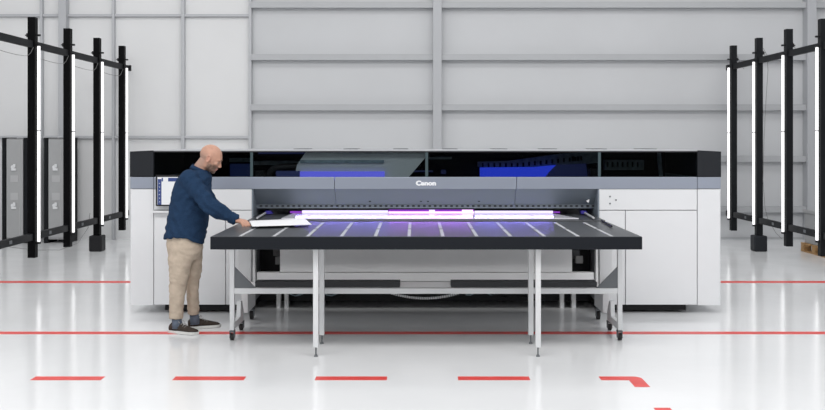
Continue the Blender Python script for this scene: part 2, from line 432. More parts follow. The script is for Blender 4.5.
# bed of the printer with white media and the lamps
BX('print_bed', M['top'], printer, -HO+0.03, HO-0.03, -0.42, 1.9, 0.925, 0.963, bev=0.002)
BX('bed_frame', M['black'], printer, -HO+0.03, HO-0.03, 0.02, 1.9, 0.80, 0.924)
bm = bmesh.new()
prism(bm, [(-1.32, 0.9), (-1.38, -0.30), (1.46, -0.30), (1.30, 0.25), (1.0, 0.9)], 'z', 0.9655, 0.9735)
obj('white_media', bm, M['media'], printer)
BX('cavity_back', M['cavity'], printer, -HO, HO, 1.5, 1.54, 0.96, 1.3)
BX('carriage', M['black'], printer, -1.3, 1.25, 0.34, 0.8, 1.012, 1.10)
def lamp(px0, px1, py0, py1, m, rel=0.33):
    a = at(px0, py1, PY+rel); b = at(px1, py0, PY+rel)
    BX('uv_lamp', M[m], printer, a.x-PX0, b.x-PX0, rel, rel+0.012, a.z, b.z, bev=0.002)
lamp(302, 388, 210.4, 213.0, 'uvblue'); lamp(388.5, 474, 211.6, 213.8, 'uvpink'); lamp(474.5, 553, 210.8, 213.0, 'uvblue')
lamp(388.5, 474, 209.6, 211.5, 'uvpurple'); lamp(300, 388, 213.05, 214.0, 'uvviolet'); lamp(474.5, 553, 213.05, 214.0, 'uvviolet')
lamp(429, 435, 209.8, 211.9, 'uvblue', 0.325); lamp(462, 473, 209.8, 211.9, 'uvpink', 0.325)
lamp(290, 301.5, 211.2, 213.0, 'uvpurple'); lamp(553.5, 560, 211.5, 213.0, 'uvpurple')
# side guides in violet, left and right ends of the bed
for (p0, p1) in (((271, 209.5), (256.5, 218.5)), ((579, 210), (594.5, 219))):
    a = at(p0[0], p0[1], PY+0.6); 
    bb = at(p1[0], p1[1], PY-0.45)
    bm = bmesh.new(); tube(bm, [(a.x-PX0, 0.6, 0.985), (bb.x-PX0, -0.41, 0.985)], 0.010, 8); obj('side_guide', bm, M['strip'], printer)
M['violet'] = mat('violet_bracket', (0.04, 0.03, 0.28), 0.4)
for x in (-1.58, 1.60):
    bm = bmesh.new(); prism(bm, [(x-0.03, 0.975), (x+0.04, 0.975), (x+0.02, 1.005), (x-0.03, 1.005)], 'y', 0.16, 0.24); obj('carriage_bracket', bm, M['violet'], printer)
# lower middle: white apron panel, beam, black mechanics
xa, xb = at(280, 0, PY+0.05).x-PX0, at(572, 0, PY+0.05).x-PX0
BX('apron_panel', M['offwhite'], printer, xa, xb, 0.05, 0.09, Zp(272, PY+0.05), 0.799, bev=0.003)
BX('lower_beam', M['offwhite'], printer, -1.68, 1.68, 0.06, 0.14, Zp(281.5, PY+0.05), Zp(272.6, PY+0.05), bev=0.004)
BX('rear_base', M['black'], printer, -HO+0.01, HO-0.01, 0.45, 1.95, 0.05, 0.79)
for s in (-1, 1):
    x = sorted((s*1.715, s*1.69)); BX('frame_leg', M['offwhite'], printer, x[0], x[1], 0.02, 0.10, 0.21, 0.80, bev=0.003)
    # angled lower bracket and castor
    bm = bmesh.new(); prism(bm, [(-0.42, 0.10), (-0.30, 0.10), (0.10, 0.20), (0.10, 0.42), (-0.20, 0.42), (-0.42, 0.30)], 'x', *sorted((s*1.715-0.0, s*1.66)))
    # pump-like dark mechanics
    bm.free()
    for k in range(9):
        rx = random.uniform(1.42, 1.58); rz = random.uniform(0.46, 0.76); a = random.uniform(0.02, 0.05)
        BX('mechanism', M['tray'] if k % 3 else M['cable'], printer, s*rx-a, s*rx+a, 0.16+0.03*k, 0.2+0.03*k+0.02, rz-a, rz+a, bev=0.004)
    BX('bracket', M['alu'], printer, s*1.49-0.05, s*1.49+0.05, 0.14, 0.16, 0.70, 0.735)
# castors of the printer frame
def castor(name, parent, x, y, r=0.035, mm='rubber'):
    bm = bmesh.new(); cyl(bm, (x, y, r+0.0005), r, 0.028, 'x', 20)
    w = obj(name, bm, M[mm], parent)
    bm = bmesh.new()
    box(bm, x-0.021, x-0.016, y-0.018, y+0.03, r-0.01, 2*r+0.022); box(bm, x+0.016, x+0.021, y-0.018, y+0.03, r-0.01, 2*r+0.022)
    box(bm, x-0.021, x+0.021, y-0.02, y+0.035, 2*r+0.008, 2*r+0.024); cyl(bm, (x, y+0.008, 2*r+0.035), 0.011, 0.03)
    obj('castor_fork', bm, M['gusset'], w)
    return w
# under-floor supports and cable loop
for x in (-1.42, -1.50, 1.40, 1.52):
    BX('support_foot', M['offwhite'], printer, x-0.02, x+0.02, 0.30, 0.36, 0.0, 0.30)
BX('junction_box', M['black'], printer, at(333,0,9.2).x-PX0, at(352,0,9.2).x-PX0, 0.14, 0.2, 0.27, 0.33)
bm = bmesh.new()
pts = []
for i in range(31):
    t = i/30; px = 392 + 66*t; py = 292.5 + 5.0*4*t*(1-t)
    p = at(px, py+0.8, 8.40); pts.append((p.x-PX0, -0.50, p.z))
tube(bm, pts, 0.006, 8)
ch = obj('cable_chain', bm, M['black'], printer)
bm = bmesh.new()
for i in range(0, 31):
    ell(bm, pts[i], (0.011, 0.014, 0.013), seg=8)
obj('chain_links', bm, M['alu'], ch)
for k in range(14):
    x0 = random.uniform(-1.6, 1.3); z0 = random.uniform(0.10, 0.18); bm = bmesh.new()
    tube(bm, [(x0 + 0.05*i, 0.36+0.02*math.sin(i+k), z0 + 0.02*math.sin(i*1.3+k)) for i in range(7)], 0.009, 6)
    obj('hose', bm, M['machine'] if k % 4 == 0 else M['black'], printer, True)
# logo
cu = bpy.data.curves.new('logo', 'FONT'); cu.body = 'Canon'; cu.size = 0.085; cu.extrude = 0.0015; cu.offset = 0.0034; cu.align_x = 'CENTER'; cu.space_character = 1.02
to = bpy.data.objects.new('logo', cu); COL.objects.link(to)
bpy.context.view_layer.update()
me = bpy.data.meshes.new_from_object(to.evaluated_get(bpy.context.evaluated_depsgraph_get()))
bpy.data.objects.remove(to)
bl = bmesh.new()
for dx, dy in ((-0.0024, 0), (0.0024, 0), (0, 0.0012), (0, -0.0012)):
    n0 = len(bl.verts); bl.from_mesh(me); bl.verts.ensure_lookup_table()
    for v in bl.verts[n0:]: v.co += Vector((dx, dy, dx*0.05 + dy*0.07))
bl.to_mesh(me); bl.free()
me.materials.clear(); me.materials.append(M['logo'])
lo = bpy.data.objects.new('logo', me); COL.objects.link(lo); lo.parent = printer
p = at(426, 185.2, PY); xs_ = [v.co.x for v in me.vertices]; wid = max(xs_) - min(xs_)
k_ = (20.3/101.1) / wid
lo.location = (p.x-PX0, -0.0055, p.z); lo.rotation_euler = (PI/2, 0, 0); lo.scale = (k_, k_*0.84, 1)
# operator screen mounted on the left cabinet
mon = thing('monitor', 'black framed touch screen mounted on the printer behind the man', 'monitor', (at(168, 0, 8.85).x, 8.84, at(0, 206, 8.85).z))
zx = FPX/8.85
BX('bezel', M['black'], mon, -12/zx, 16/zx, 0.0, 0.03, 0.0, 31/zx, bev=0.004)
BX('screen', M['screen'], mon, -10.2/zx, 14.5/zx, -0.002, 0.001, 1.4/zx, 29/zx)
BX('screen_sidebar', M['screenb'], mon, -9.9/zx, -6.2/zx, -0.004, -0.0015, 1.4/zx, 27/zx)
BX('screen_header', M['screenb'], mon, -6.0/zx, 14.5/zx, -0.004, -0.0015, 24.6/zx, 28.2/zx)
BX('screen_tab', M['screen'], mon, -4.5/zx, 0.5/zx, -0.006, -0.0035, 24.6/zx, 28.6/zx)
for i in range(6):
    BX('icon', M['screen'], mon, -8.6/zx, -7.6/zx, -0.0055, -0.0035, (4+3.7*i)/zx, (4.5+3.7*i)/zx)
BX('mounting_bracket', M['black'], mon, -2/zx, 6/zx, 0.03, 0.058, 6/zx, 24/zx)
BX('keyboard_tray', M['white'], printer, at(154, 0, PY).x-PX0, at(200, 0, PY).x-PX0, -0.05, 0.004, Zp(212.5), Zp(210.5), bev=0.003)

# ---------------------------------------------------------------- feed table in front of the printer
TX = 0.080; TY0 = 7.05; TYB = 8.34; TZ = 0.963; TH = 1.69
tab = thing('feed_table', 'long dark grey table with pale strips on light metal legs before the printer', 'table', (TX, TY0, 0))
TD = TYB - TY0
BX('tabletop', M['top'], tab, -TH, TH, 0.004, TD, TZ-0.03, TZ, bev=0.002)
BX('fascia', M['fascia'], tab, -TH, TH, -0.012, 0.012, TZ-0.100, TZ-0.001, bev=0.004)
BX('side_fascia', M['fascia'], tab, -TH, -TH+0.02, 0.012, TD, TZ-0.100, TZ-0.031)
BX('side_fascia', M['fascia'], tab, TH-0.02, TH, 0.012, TD, TZ-0.100, TZ-0.031)
for i in range(12):
    px = 239.6 + 33.9*i; x = (px - VX)/(FPX/TY0) - TX
    for y0, y1 in ((0.02, 0.56), (0.635, 1.20)):
        if i in (0,) and y0 > 0.5: y1 = 1.0
        BX('surface_strip', M['strip'], tab, x-0.013, x+0.013, y0, y1, TZ+0.0002, TZ+0.0022)
# black stop bar near right rear corner
bm = bmesh.new(); tube(bm, [(at(601, 0, 8.36).x-TX, 8.33-TY0, TZ+0.012), (at(612, 0, 7.75).x-TX, 7.76-TY0, TZ+0.012)], 0.009, 8); obj('stop_bar', bm, M['black'], tab)
# inner legs
LX = 0.882
for s in (-1, 1):
    for yy in (7.15, 7.60):
        y = yy - TY0; w = 0.021
        lg = BX('leg', M['alu'], tab, s*LX-w+0.007, s*LX+w+0.007, y-w, y+w, 0.075, TZ-0.031, bev=0.003)
        bm = bmesh.new(); cyl(bm, (s*LX+0.007, y, 0.045), 0.006, 0.07, n=10); cyl(bm, (s*LX+0.007, y, 0.008), 0.017, 0.016, n=16, r2=0.010)
        obj('levelling_foot', bm, M['gusset'], lg)
# stand frame: posts, gussets, crossbars, foot beams, castors
SY = 7.74 - TY0
SXh = 1.665
for s in (-1, 1):
    BX('leg', M['alu'], tab, s*SXh-0.02+0.006, s*SXh+0.02+0.006, SY-0.02, SY+0.02, 0.115, TZ-0.031, bev=0.003)
    x = s*SXh + 0.006
    bm = bmesh.new()
    prism(bm, [(x-s*0.02, 0.449), (x-s*0.02, 0.63), (x-s*0.20, 0.449)], 'y', SY-0.012, SY+0.006)
    obj('gusset', bm, M['gusset'], tab)
    # foot beam running back, sloping
    bm = bmesh.new(); prism(bm, [(SY-0.03, 0.09), (SY+0.42, 0.09), (SY+0.42, 0.17), (SY+0.34, 0.28), (SY+0.28, 0.28), (SY+0.26, 0.15), (SY-0.03, 0.15)], 'x', x-0.018, x+0.018)
    obj('foot_beam', bm, M['alu'], tab)
    castor('castor', tab, x, SY-0.005, 0.030); castor('castor', tab, x, SY+0.40, 0.030)
    # second frame leg further back, with castor
    x2 = s*1.66 + 0.006; y2 = 8.30 - TY0
    BX('leg', M['alu'], tab, *(sorted((x2+s*0.06, x2-s*0.055))), y2-0.02, y2+0.02, 0.30, TZ-0.031, bev=0.003)
    bm = bmesh.new(); prism(bm, [(x2+s*0.045, 0.30), (x2-s*0.02, 0.30), (x2-s*0.035, 0.36), (x2-s*0.035, 0.15), (x2-s*0.0, 0.115), (x2+s*0.045, 0.16)], 'y', y2-0.045, y2+0.0)
    bm.free()
    bm = bmesh.new(); box(bm, x2-0.03, x2+0.03, y2-0.03, y2+0.36, 0.13, 0.32, bev=0.004)
    obj('rear_foot_beam', bm, M['alu'], tab)
    castor('castor', tab, x2+0.0, y2+0.33, 0.040)
BX('crossbar', M['alu'], tab, -SXh+0.026, SXh-0.014, SY-0.018, SY+0.018, 0.400, 0.448, bev=0.003)
# dark tray boxes lying behind crossbar
for a, b in ((255, 400), (451, 597)):
    BX('tray', M['tray'], tab, at(a, 0, 8.15).x-TX, at(b, 0, 8.15).x-TX, 8.15-TY0, 8.28-TY0, at(0, 287.5, 8.15).z, at(0, 281.8, 8.15).z, bev=0.003)
for s in (-1, 1):
    BX('side_rail', M['alu'], tab, s*SXh-0.012+0.006, s*SXh+0.012+0.006, SY+0.02, 8.28-TY0, 0.40, 0.44)
BX('tray_support', M['offwhite'], tab, -1.60, 1.60, 8.285-TY0, 8.31-TY0, 0.36, at(0, 282.0, 8.28).z)

# white board held by the man, lying on the table
bm = bmesh.new()
c = [Vector((-1.395, 7.66, 0.983)), Vector((-0.905, 7.80, 0.985)), Vector((-1.035, 8.38, 0.985)), Vector((-1.53, 8.26, 0.975))]
def board(c, t=0.004):
    a = [bm.verts.new(p) for p in c]; b = [bm.verts.new(p + Vector((0, 0, t))) for p in c]
    bm.faces.new(a[::-1]); bm.faces.new(b)
    for i in range(4): bm.faces.new((a[i], a[(i+1) % 4], b[(i+1) % 4], b[i]))
board(c)
brd = tag(obj('printing_board', bm, M['paper']), "blank white rigid sheet under the man's hand on table's left side", 'board')

# ---------------------------------------------------------------- light stands
def light_stand(X, ys, inner, foot_i, label, cables):
    t = thing('light_stand', label, 'light stand', (X, ys[foot_i], 0))
    oy = ys[foot_i]; hw = 0.048
    for i, y in enumerate(ys):
        yy = y - oy
        po = BX('post', M['post'] if inner > 0 else M['postr'], t, -hw, hw, yy-hw, yy+hw, 0.205, 3.30, bev=0.004)
        bm = bmesh.new()
        box(bm, -hw-0.03, hw+0.045, yy-0.012, yy+0.012, 2.885+0.20, 2.915+0.20) if False else None
        zc = 3.07
        cyl(bm, (-inner*(hw+0.012), yy, zc), 0.028, 0.03, 'x', 14); cyl(bm, (0, yy, zc), 0.008, 2*hw+0.10, 'x', 10)
        box(bm, min(inner*hw, inner*(hw+0.05)), max(inner*hw, inner*(hw+0.05)), yy-0.015, yy+0.015, zc-0.012, zc+0.012)
        obj('clamp', bm, M['black'], po)
        # tube lamp on the inner side
        xt = inner*(hw+0.030)
        tz0, tz1 = 0.41, 2.93
        bm = bmesh.new(); cyl(bm, (xt, yy, (tz0+tz1)/2), 0.0185, tz1-tz0, n=16); tb = obj('tube_lamp', bm, M['tube'], t, False)
        bm = bmesh.new()
        bm.free()
        for z in (tz0-0.015, tz1+0.012):
            bm = bmesh.new(); cyl(bm, (xt, yy, z), 0.023, 0.025, n=16)
            box(bm, min(inner*hw, xt), max(inner*hw, xt), yy-0.008, yy+0.008, z-0.006, z+0.006); obj('lamp_cap', bm, M['black'], tb)
        bm = bmesh.new(); cyl(bm, (xt, yy, 1.84), 0.021, 0.012, n=16); obj('tube_joint', bm, M['black'], tb)
    y0, y1 = ys[0]-oy-0.35, ys[-1]-oy+0.28
    for z in (2.95, 0.475):
        BX('rail', M['postr'], t, -0.028, 0.028, y0, y1, z-0.045, z+0.045, bev=0.004)
    for y in (ys[0]-oy-0.3,):
        pass
    if inner > 0: BX('rail_hook', M['black'], t, inner*0.045-0.02, inner*0.045+0.02, y1-0.03, y1+0.01, 2.90, 3.0, bev=0.004)
    bm = bmesh.new(); box(bm, -0.10, 0.10, -0.10, 0.10, 0.0005, 0.245, bev=0.02); obj('foot_block', bm, M['black'] if inner > 0 else M['cap'], t)
    for pts in cables:
        bm = bmesh.new(); tube(bm, pts, 0.0035, 6); obj('cable', bm, M['cable'], t)
    # small brackets on the lower rail
    for y in ys[:-1]:
        BX('rail_bracket', M['gusset'], t, -0.032, 0.032, y-oy+0.45, y-oy+0.52, 0.46, 0.50)
    return t
ysL = [10.42, 11.60, 12.77, 13.95, 15.13]
cab = []
for a, b in zip(ysL[:-1], ysL[1:]):
    a -= 13.95; b -= 13.95
    cab.append([(0.03, a+0.05+(b-a-0.1)*t, 2.79 + 0.12*max(0, (t-0.8)/0.2)**2 - 0.02*math.sin(PI*t)) for t in [i/12 for i in range(13)]])
p = [at(px, py, d) for px, py, d in ((90, 213, 13.9), (88, 228, 13.6), (78, 243, 13.2), (60, 250, 12.7), (35, 250, 12.0), (10, 247, 11.4), (0, 243, 11.0))]
cab.append([(v.x+4.94, v.y-13.95, v.z) for v in p])
light_stand(-4.94, ysL, 1, 3, 'black post frame with lit white tubes standing left of the man', cab)
ysR = [10.64, 11.75, 12.84, 13.95, 15.07]
cab = []
for px0, py0, d in ((737, 55, 15.0), (762, 48, 13.95), (792, 40, 12.84)):
    q = [at(px0, py0, d), at(px0+3, py0+8, d), at(px0+7, py0+14, d-0.2)]
    cab.append([(v.x-5.313, v.y-13.95, v.z) for v in q])
q = [at(px, py, 13.9) for px, py in ((763, 48), (767, 55), (768, 70), (766, 100), (764, 140), (763, 180), (765, 208), (768, 220), (776, 233), (782, 239))]
cab.append([(v.x-5.313, v.y-13.95, v.z) for v in q])
light_stand(5.313, ysR, -1, 3, 'black post frame with lit white tubes standing right of the printer', cab)

# ---------------------------------------------------------------- grey cabinets by the back wall
for px0, px1, lab in ((2, 27, 'grey metal cabinet with dark edges by back wall, left one of two'), (44, 68, 'grey metal cabinet with dark edges by back wall, right one of two')):
    d = 15.0; sc = FPX/d; w = (px1-px0)/sc
    t = thing('metal_cabinet', lab, 'cabinet', (at((px0+px1)/2, 0, d).x, d, 0), 'grey cabinets at the back wall')
    H = 1.76
    BX('body', M['locker'], t, -w/2+0.06, w/2-0.06, 0.03, 0.42, 0.06, H-0.01, bev=0.004)
    for s in (-1, 1):
        x = sorted((s*w/2, s*(w/2-0.06))); BX('edge_profile', M['postr'], t, x[0], x[1], 0, 0.42, 0.0, H)
    dr = BX('door', M['locker'], t, -w/2+0.07, w/2-0.07, 0.008, 0.03, 0.09, H-0.03, bev=0.004)
    for z0, z1 in ((0.72, 0.84), (1.02, 1.13)): BX('label_frame', M['lockerl'], dr, -0.07, 0.06, 0.002, 0.009, z0, z1)
    for z0, z1 in ((0.14, 0.60), (1.40, 1.64)): BX('panel_rim', M['lockerl'], dr, 0.075, 0.085, 0.002, 0.009, z0, z1)
    for z in (0.63, 1.27):
        bm = bmesh.new(); cyl(bm, (-0.03, 0.0, z), 0.03, 0.02, 'y', 14); box(bm, -0.05, 0.03, -0.02, 0.0, z-0.06, z-0.02, bev=0.005); box(bm, -0.02, 0.02, -0.02, 0.0, z-0.01, z+0.05, bev=0.005)
        obj('handle', bm, M['white'], dr)
    BX('top_plate', M['girtl'], t, -w/2, w/2, 0, 0.42, H, H+0.02)

# pallet with a grey crate at the right
pal = thing('pallet', 'wooden pallet on the floor behind the nearest post of right light stand', 'pallet', (6.39, 13.1, 0))
for k in range(5):
    BX('deck_board', M['wood'], pal, -0.42, 0.60, 0.0+0.19*k, 0.11+0.19*k, 0.112, 0.134, bev=0.002)
for k in range(3):
    for j in range(3):
        BX('block', M['wood'], pal, -0.42+0.44*k, -0.30+0.44*k, 0.0+0.38*j, 0.10+0.38*j, 0.022, 0.09, bev=0.002)
for k in range(3):
    BX('bottom_board', M['wood'], pal, -0.42+0.44*k, -0.30+0.44*k, 0.0, 0.87, 0.0005, 0.021, bev=0.002)
for k in range(3):
    BX('stringer_board', M['wood'], pal, -0.42, 0.60, 0.38*k, 0.10+0.38*k, 0.091, 0.111, bev=0.002)
cr = thing('crate', 'grey plastic crate standing on the wooden pallet', 'crate', (6.39, 13.1, 0.135))
BX('body', M['locker'], cr, -0.38, 0.55, 0.04, 0.82, 0.0, 0.46, bev=0.01)
BX('lid', M['locker'], cr, -0.40, 0.57, 0.02, 0.84, 0.461, 0.51, bev=0.008)
for k in range(4): BX('rib', M['girt'], cr, -0.36+0.25*k, -0.34+0.25*k, 0.028, 0.04, 0.02, 0.44)

# ---------------------------------------------------------------- the man
MYc = 8.10
def hs(v):
    return Vector(v)
def rings_from(rows, n=28, expo=2.3, hem=None):
    out = []
    for r in rows:
        py, xb, xf, hw, yc = r
        z = CAMZ - (py - VY) / (FPX/yc); a = (xb - VX)/(FPX/yc); b = (xf - VX)/(FPX/yc)
        cx, rx = (a+b)/2, abs(b-a)/2
        ring = []
        for k in range(n):
            t = 2*PI*k/n; c_, s_ = math.cos(t), math.sin(t)
            f = (abs(c_)**expo + abs(s_)**expo) ** (-1/expo)
            ring.append(Vector((cx + rx*c_*f, yc + hw*s_*f, z)))
        out.append(ring)
    return out
def remesh(o, vox, smooth=4, disp=None):
    bpy.context.view_layer.update()
    md = o.modifiers.new('r', 'REMESH'); md.mode = 'VOXEL'; md.voxel_size = vox; md.use_smooth_shade = True
    sm_ = o.modifiers.new('s', 'SMOOTH'); sm_.factor = 0.5; sm_.iterations = smooth
    dg = bpy.context.evaluated_depsgraph_get(); dg.update()
    me = bpy.data.meshes.new_from_object(o.evaluated_get(dg))
    o.modifiers.clear(); old = o.data; o.data = me; bpy.data.meshes.remove(old)
    if disp:
        nn = [v.normal.copy() for v in me.vertices]
        for v, n_ in zip(me.vertices, nn): v.co += n_ * disp(v.co)
    for p in me.polygons: p.use_smooth = True
    return o

HEADC = at(211.0, 158.3, MYc); TH_ = math.radians(26)
HF = Vector((math.cos(TH_), 0, -math.sin(TH_))); HU = Vector((math.sin(TH_), 0, math.cos(TH_))); HL = Vector((0, 1, 0))
HR = Matrix((HF, HL, HU)).transposed().to_4x4()
def H(f, l, u): return HEADC + HF*f*1.03 + HL*l*1.0 + HU*u*1.03
def hand(bm, wrist, fwd, side, up, q_, bend):
    """wrist->fwd: palm; side: towards the thumb; up: back of hand. fingers unequal and bent; q_ is a size factor"""
    W = Vector(wrist); F = fwd.normalized(); S = side.normalized(); U = up.normalized()
    capsule(bm, [W - F*0.03, W + F*0.01], [0.028*q_, 0.029*q_])
    for k in range(4):   # metacarpals forming the palm
        off = (k-1.5)*0.0205*q_
        capsule(bm, [W - S*off*0.55, W - S*off + F*0.080*q_ + U*0.004*(1.5-abs(k-1.5))], [0.018*q_, 0.0145*q_])
    lens = [0.070, 0.080, 0.074, 0.056]
    for k in range(4):
        off = (k-1.5)*0.0225*q_; L = lens[k]*q_
        p = [W - S*off + F*0.083*q_ + U*0.004]; d1 = (F - S*off*2.5).normalized()
        for a, q in zip(bend, (0.45, 0.32, 0.23)):
            p.append(p[-1] + (d1*math.cos(a) - U*math.sin(a))*L*q*1.05)
        capsule(bm, p, [0.0108*q_, 0.0100*q_, 0.0092*q_, 0.0080*q_], n=12)
    b = W + S*0.024*q_ + F*0.022*q_ - U*0.004
    capsule(bm, [b, b + (S*0.026 + F*0.028 - U*0.004)*q_, b + (S*0.030 + F*0.054 - U*0.008)*q_, b + (S*0.024 + F*0.078 - U*0.010)*q_], [0.0160*q_, 0.0132*q_, 0.0115*q_, 0.0095*q_], n=12)

# anchor points
RW = at(236.0, 220.0, 7.95); LW = at(227.5, 217.0, 8.27)
RE = at(209.0, 205.5, 7.85); LE = at(210.0, 201, 8.38)
RS = at(191.5, 180, 7.93); LS = at(195, 179, 8.27)
bm = bmesh.new()
# cranium + face
ell(bm, H(-0.012, 0, 0.028), (0.101, 0.077, 0.092), HR)
ell(bm, H(0.022, 0, 0.012), (0.074, 0.068, 0.082), HR)
ell(bm, H(0.030, 0, -0.030), (0.056, 0.058, 0.072), HR)      # mid face
ell(bm, H(0.034, 0, -0.078), (0.045, 0.048, 0.036), HR)      # jaw
ell(bm, H(0.068, 0, -0.098), (0.020, 0.022, 0.017), HR)      # chin
for s in (-1, 1):
    ell(bm, H(0.006, s*0.050, -0.062), (0.034, 0.014, 0.032), HR)   # jaw angle
    ell(bm, H(0.062, s*0.040, -0.020), (0.022, 0.020, 0.018), HR)   # cheekbone
    ell(bm, H(0.083, s*0.026, 0.020), (0.012, 0.026, 0.009), HR)    # brow ridge
    # ear: rim and lobe
    for k in range(9):
        a = math.radians(-110 + 30*k); ell(bm, H(-0.006+0.017*math.cos(a)*-1, s*0.080, -0.006+0.029*math.sin(a)), (0.0065, 0.006, 0.0065), HR, 10)
    ell(bm, H(0.002, s*0.074, -0.008), (0.015, 0.007, 0.024), HR, 12)
    ell(bm, H(0.099, s*0.011, -0.040), (0.009, 0.008, 0.007), HR, 12)  # nostril wing
ell(bm, H(0.052, 0, -0.052), (0.040, 0.038, 0.034), HR)      # upper jaw
ell(bm, H(0.060, 0, -0.085), (0.028, 0.032, 0.018), HR)      # lower jaw front
for s in (-1, 1):
    ell(bm, H(0.064, s*0.030, 0.004), (0.019, 0.019, 0.008), HR, 14)   # upper lid
    ell(bm, H(0.066, s*0.032, -0.013), (0.018, 0.018, 0.007), HR, 14)   # lower lid
ell(bm, H(0.076, 0, -0.022), (0.026, 0.019, 0.034), HR)
ell(bm, H(0.070, 0, 0.010), (0.024, 0.030, 0.022), HR)
# nose
capsule(bm, [H(0.086, 0, 0.006), H(0.096, 0, -0.014), H(0.106, 0, -0.032)], [0.009, 0.010, 0.0110])
# lips
ell(bm, H(0.086, 0, -0.060), (0.012, 0.023, 0.005), HR, 14); ell(bm, H(0.084, 0, -0.070), (0.011, 0.020, 0.006), HR, 14)
# neck
NB = at(194.5, 177, MYc)
capsule(bm, [NB, at(199.5, 169, MYc), H(-0.030, 0, -0.030)], [0.066, 0.060, 0.058], 20)
# torso, arms and legs under the clothes
loft(bm, rings_from([(174, 187, 205, 0.12, MYc), (182, 180, 206, 0.18, MYc), (200, 175, 206, 0.17, MYc), (220, 172, 203, 0.16, MYc), (240, 170, 199, 0.165, MYc), (252, 171, 199, 0.16, MYc)]))
capsule(bm, [NB, RS, RE, RW - (RW-RE).normalized()*0.02], [0.06, 0.045, 0.036, 0.024])
capsule(bm, [NB, LS, LE, LW - (LW-LE).normalized()*0.02], [0.06, 0.045, 0.036, 0.024])
NH, NK, NA = at(183, 250, 8.02), at(178.5, 280, 8.02), at(176, 322, 8.03)
FH, FK, FA = at(188, 250, 8.19), at(192.5, 280, 8.20), at(193.5, 317, 8.21)
capsule(bm, [NH, NK, NA], [0.07, 0.045, 0.030]); capsule(bm, [FH, FK, FA], [0.07, 0.045, 0.030])
hand(bm, RW, Vector((0.80, -0.55, -0.12)), Vector((0.55, 0.80, 0.05)), Vector((0.12, -0.08, 1.0)), 1.02, (0.45, 0.75, 0.9))
hand(bm, LW, Vector((0.96, -0.10, -0.30)), Vector((0, -1, 0.1)), Vector((0.2, 0.1, 1)), 1.0, (0.25, 0.6, 0.8))
man = obj('person', bm, M['skin'])
remesh(man, 0.0050, 2)
ca = man.data.color_attributes.new('Col', 'FLOAT_COLOR', 'POINT')
base = Vector((0.60, 0.335, 0.24)); stub = Vector((0.13, 0.09, 0.07)); red = Vector((0.70, 0.33, 0.25)); lip = Vector((0.50, 0.22, 0.18))
for i, v in enumerate(man.data.vertices):
    d = v.co - HEADC; f, l, u = d.dot(HF)/1.03, d.y, d.dot(HU)/1.03
    c_ = base.copy()
    if d.length < 0.2:
        k = max(0, min(1, (-0.028 - u)/0.02)) * max(0, min(1, (f + 0.005)/0.02))
        if f > 0.094: k *= 0.1
        k *= 0.85 + 0.3*noise.noise(v.co*60)
        c_ = c_.lerp(stub, max(0, min(0.9, k)))
        if -0.080 < u < -0.055 and f > 0.078 and abs(l) < 0.02: c_ = lip.copy()
        e = max(0, 1 - (Vector((f+0.003, abs(l)-0.078, u+0.006)).length)/0.04); c_ = c_.lerp(red, e*0.6)
        # cropped hair tone round the back and sides
        hk = max(0, min(1, (0.045 - u)/0.05)) * max(0, min(1, (-0.01 - f)/0.03)); c_ = c_.lerp(Vector((0.40, 0.27, 0.22)), hk*0.65)
    ca.data[i].color = (c_.x, c_.y, c_.z, 1)
tag(man, 'bald bearded man in navy shirt and beige trousers leaning over the table', 'person')
def child(name, bm, m, smooth=True): return obj(name, bm, m, man, smooth)
for s in (-1, 1):
    bm = bmesh.new(); ell(bm, H(0.0745, s*0.031, -0.004), (0.009, 0.0115, 0.0045), HR, 14); child('eye', bm, M['eyew'])
    bm = bmesh.new(); ell(bm, H(0.0830, s*0.030, -0.004), (0.002, 0.005, 0.005), HR, 10); child('iris', bm, M['iris'])
    bm = bmesh.new(); capsule(bm, [H(0.0935, s*0.014, 0.020), H(0.0905, s*0.028, 0.025), H(0.0790, s*0.044, 0.021)], [0.004, 0.0042, 0.003], 8); child('eyebrow', bm, M['brow'])

# shirt
bm = bmesh.new()
rows = [(170.5, 188.5, 207.5, 0.085, MYc), (173, 184.5, 209, 0.14, MYc), (177, 180, 210, 0.185, MYc), (183, 176.5, 210, 0.21, MYc), (192, 173.5, 209.5, 0.215, MYc),
        (202, 172, 209.5, 0.205, MYc), (212, 170.5, 209, 0.195, MYc), (222, 168.5, 207, 0.19, MYc), (231, 166.5, 205, 0.192, MYc), (240.5, 165, 203, 0.200, MYc)]
R = rings_from(rows)
n = len(R[-1])
for k in range(n):   # shirt tails: lower front and back, raised at the hips
    t = 2*PI*k/n; R[-1][k].z += 0.052*abs(math.sin(t))**2.0 - 0.030*max(0, math.cos(t))**2 + 0.012*max(0, -math.cos(t))**2
    R[-2][k].z += 0.02*abs(math.sin(t))
loft(bm, R)
def sleeve(S, E, W, r):
    d = (W-E).normalized(); e2 = W - d*0.005
    capsule(bm, [S + Vector((-0.02, 0, 0.0)), S.lerp(E, 0.5), E, E.lerp(e2, 0.5)], r[:4])
    P = [E.lerp(e2, 0.4), E.lerp(e2, 0.8), e2]; tube(bm, P, [r[3]*1.02, r[4]*1.05, r[4]], 20)
sleeve(RS, RE, RW, [0.088, 0.076, 0.070, 0.062, 0.048]); sleeve(LS, LE, LW, [0.088, 0.070, 0.062, 0.054, 0.044])
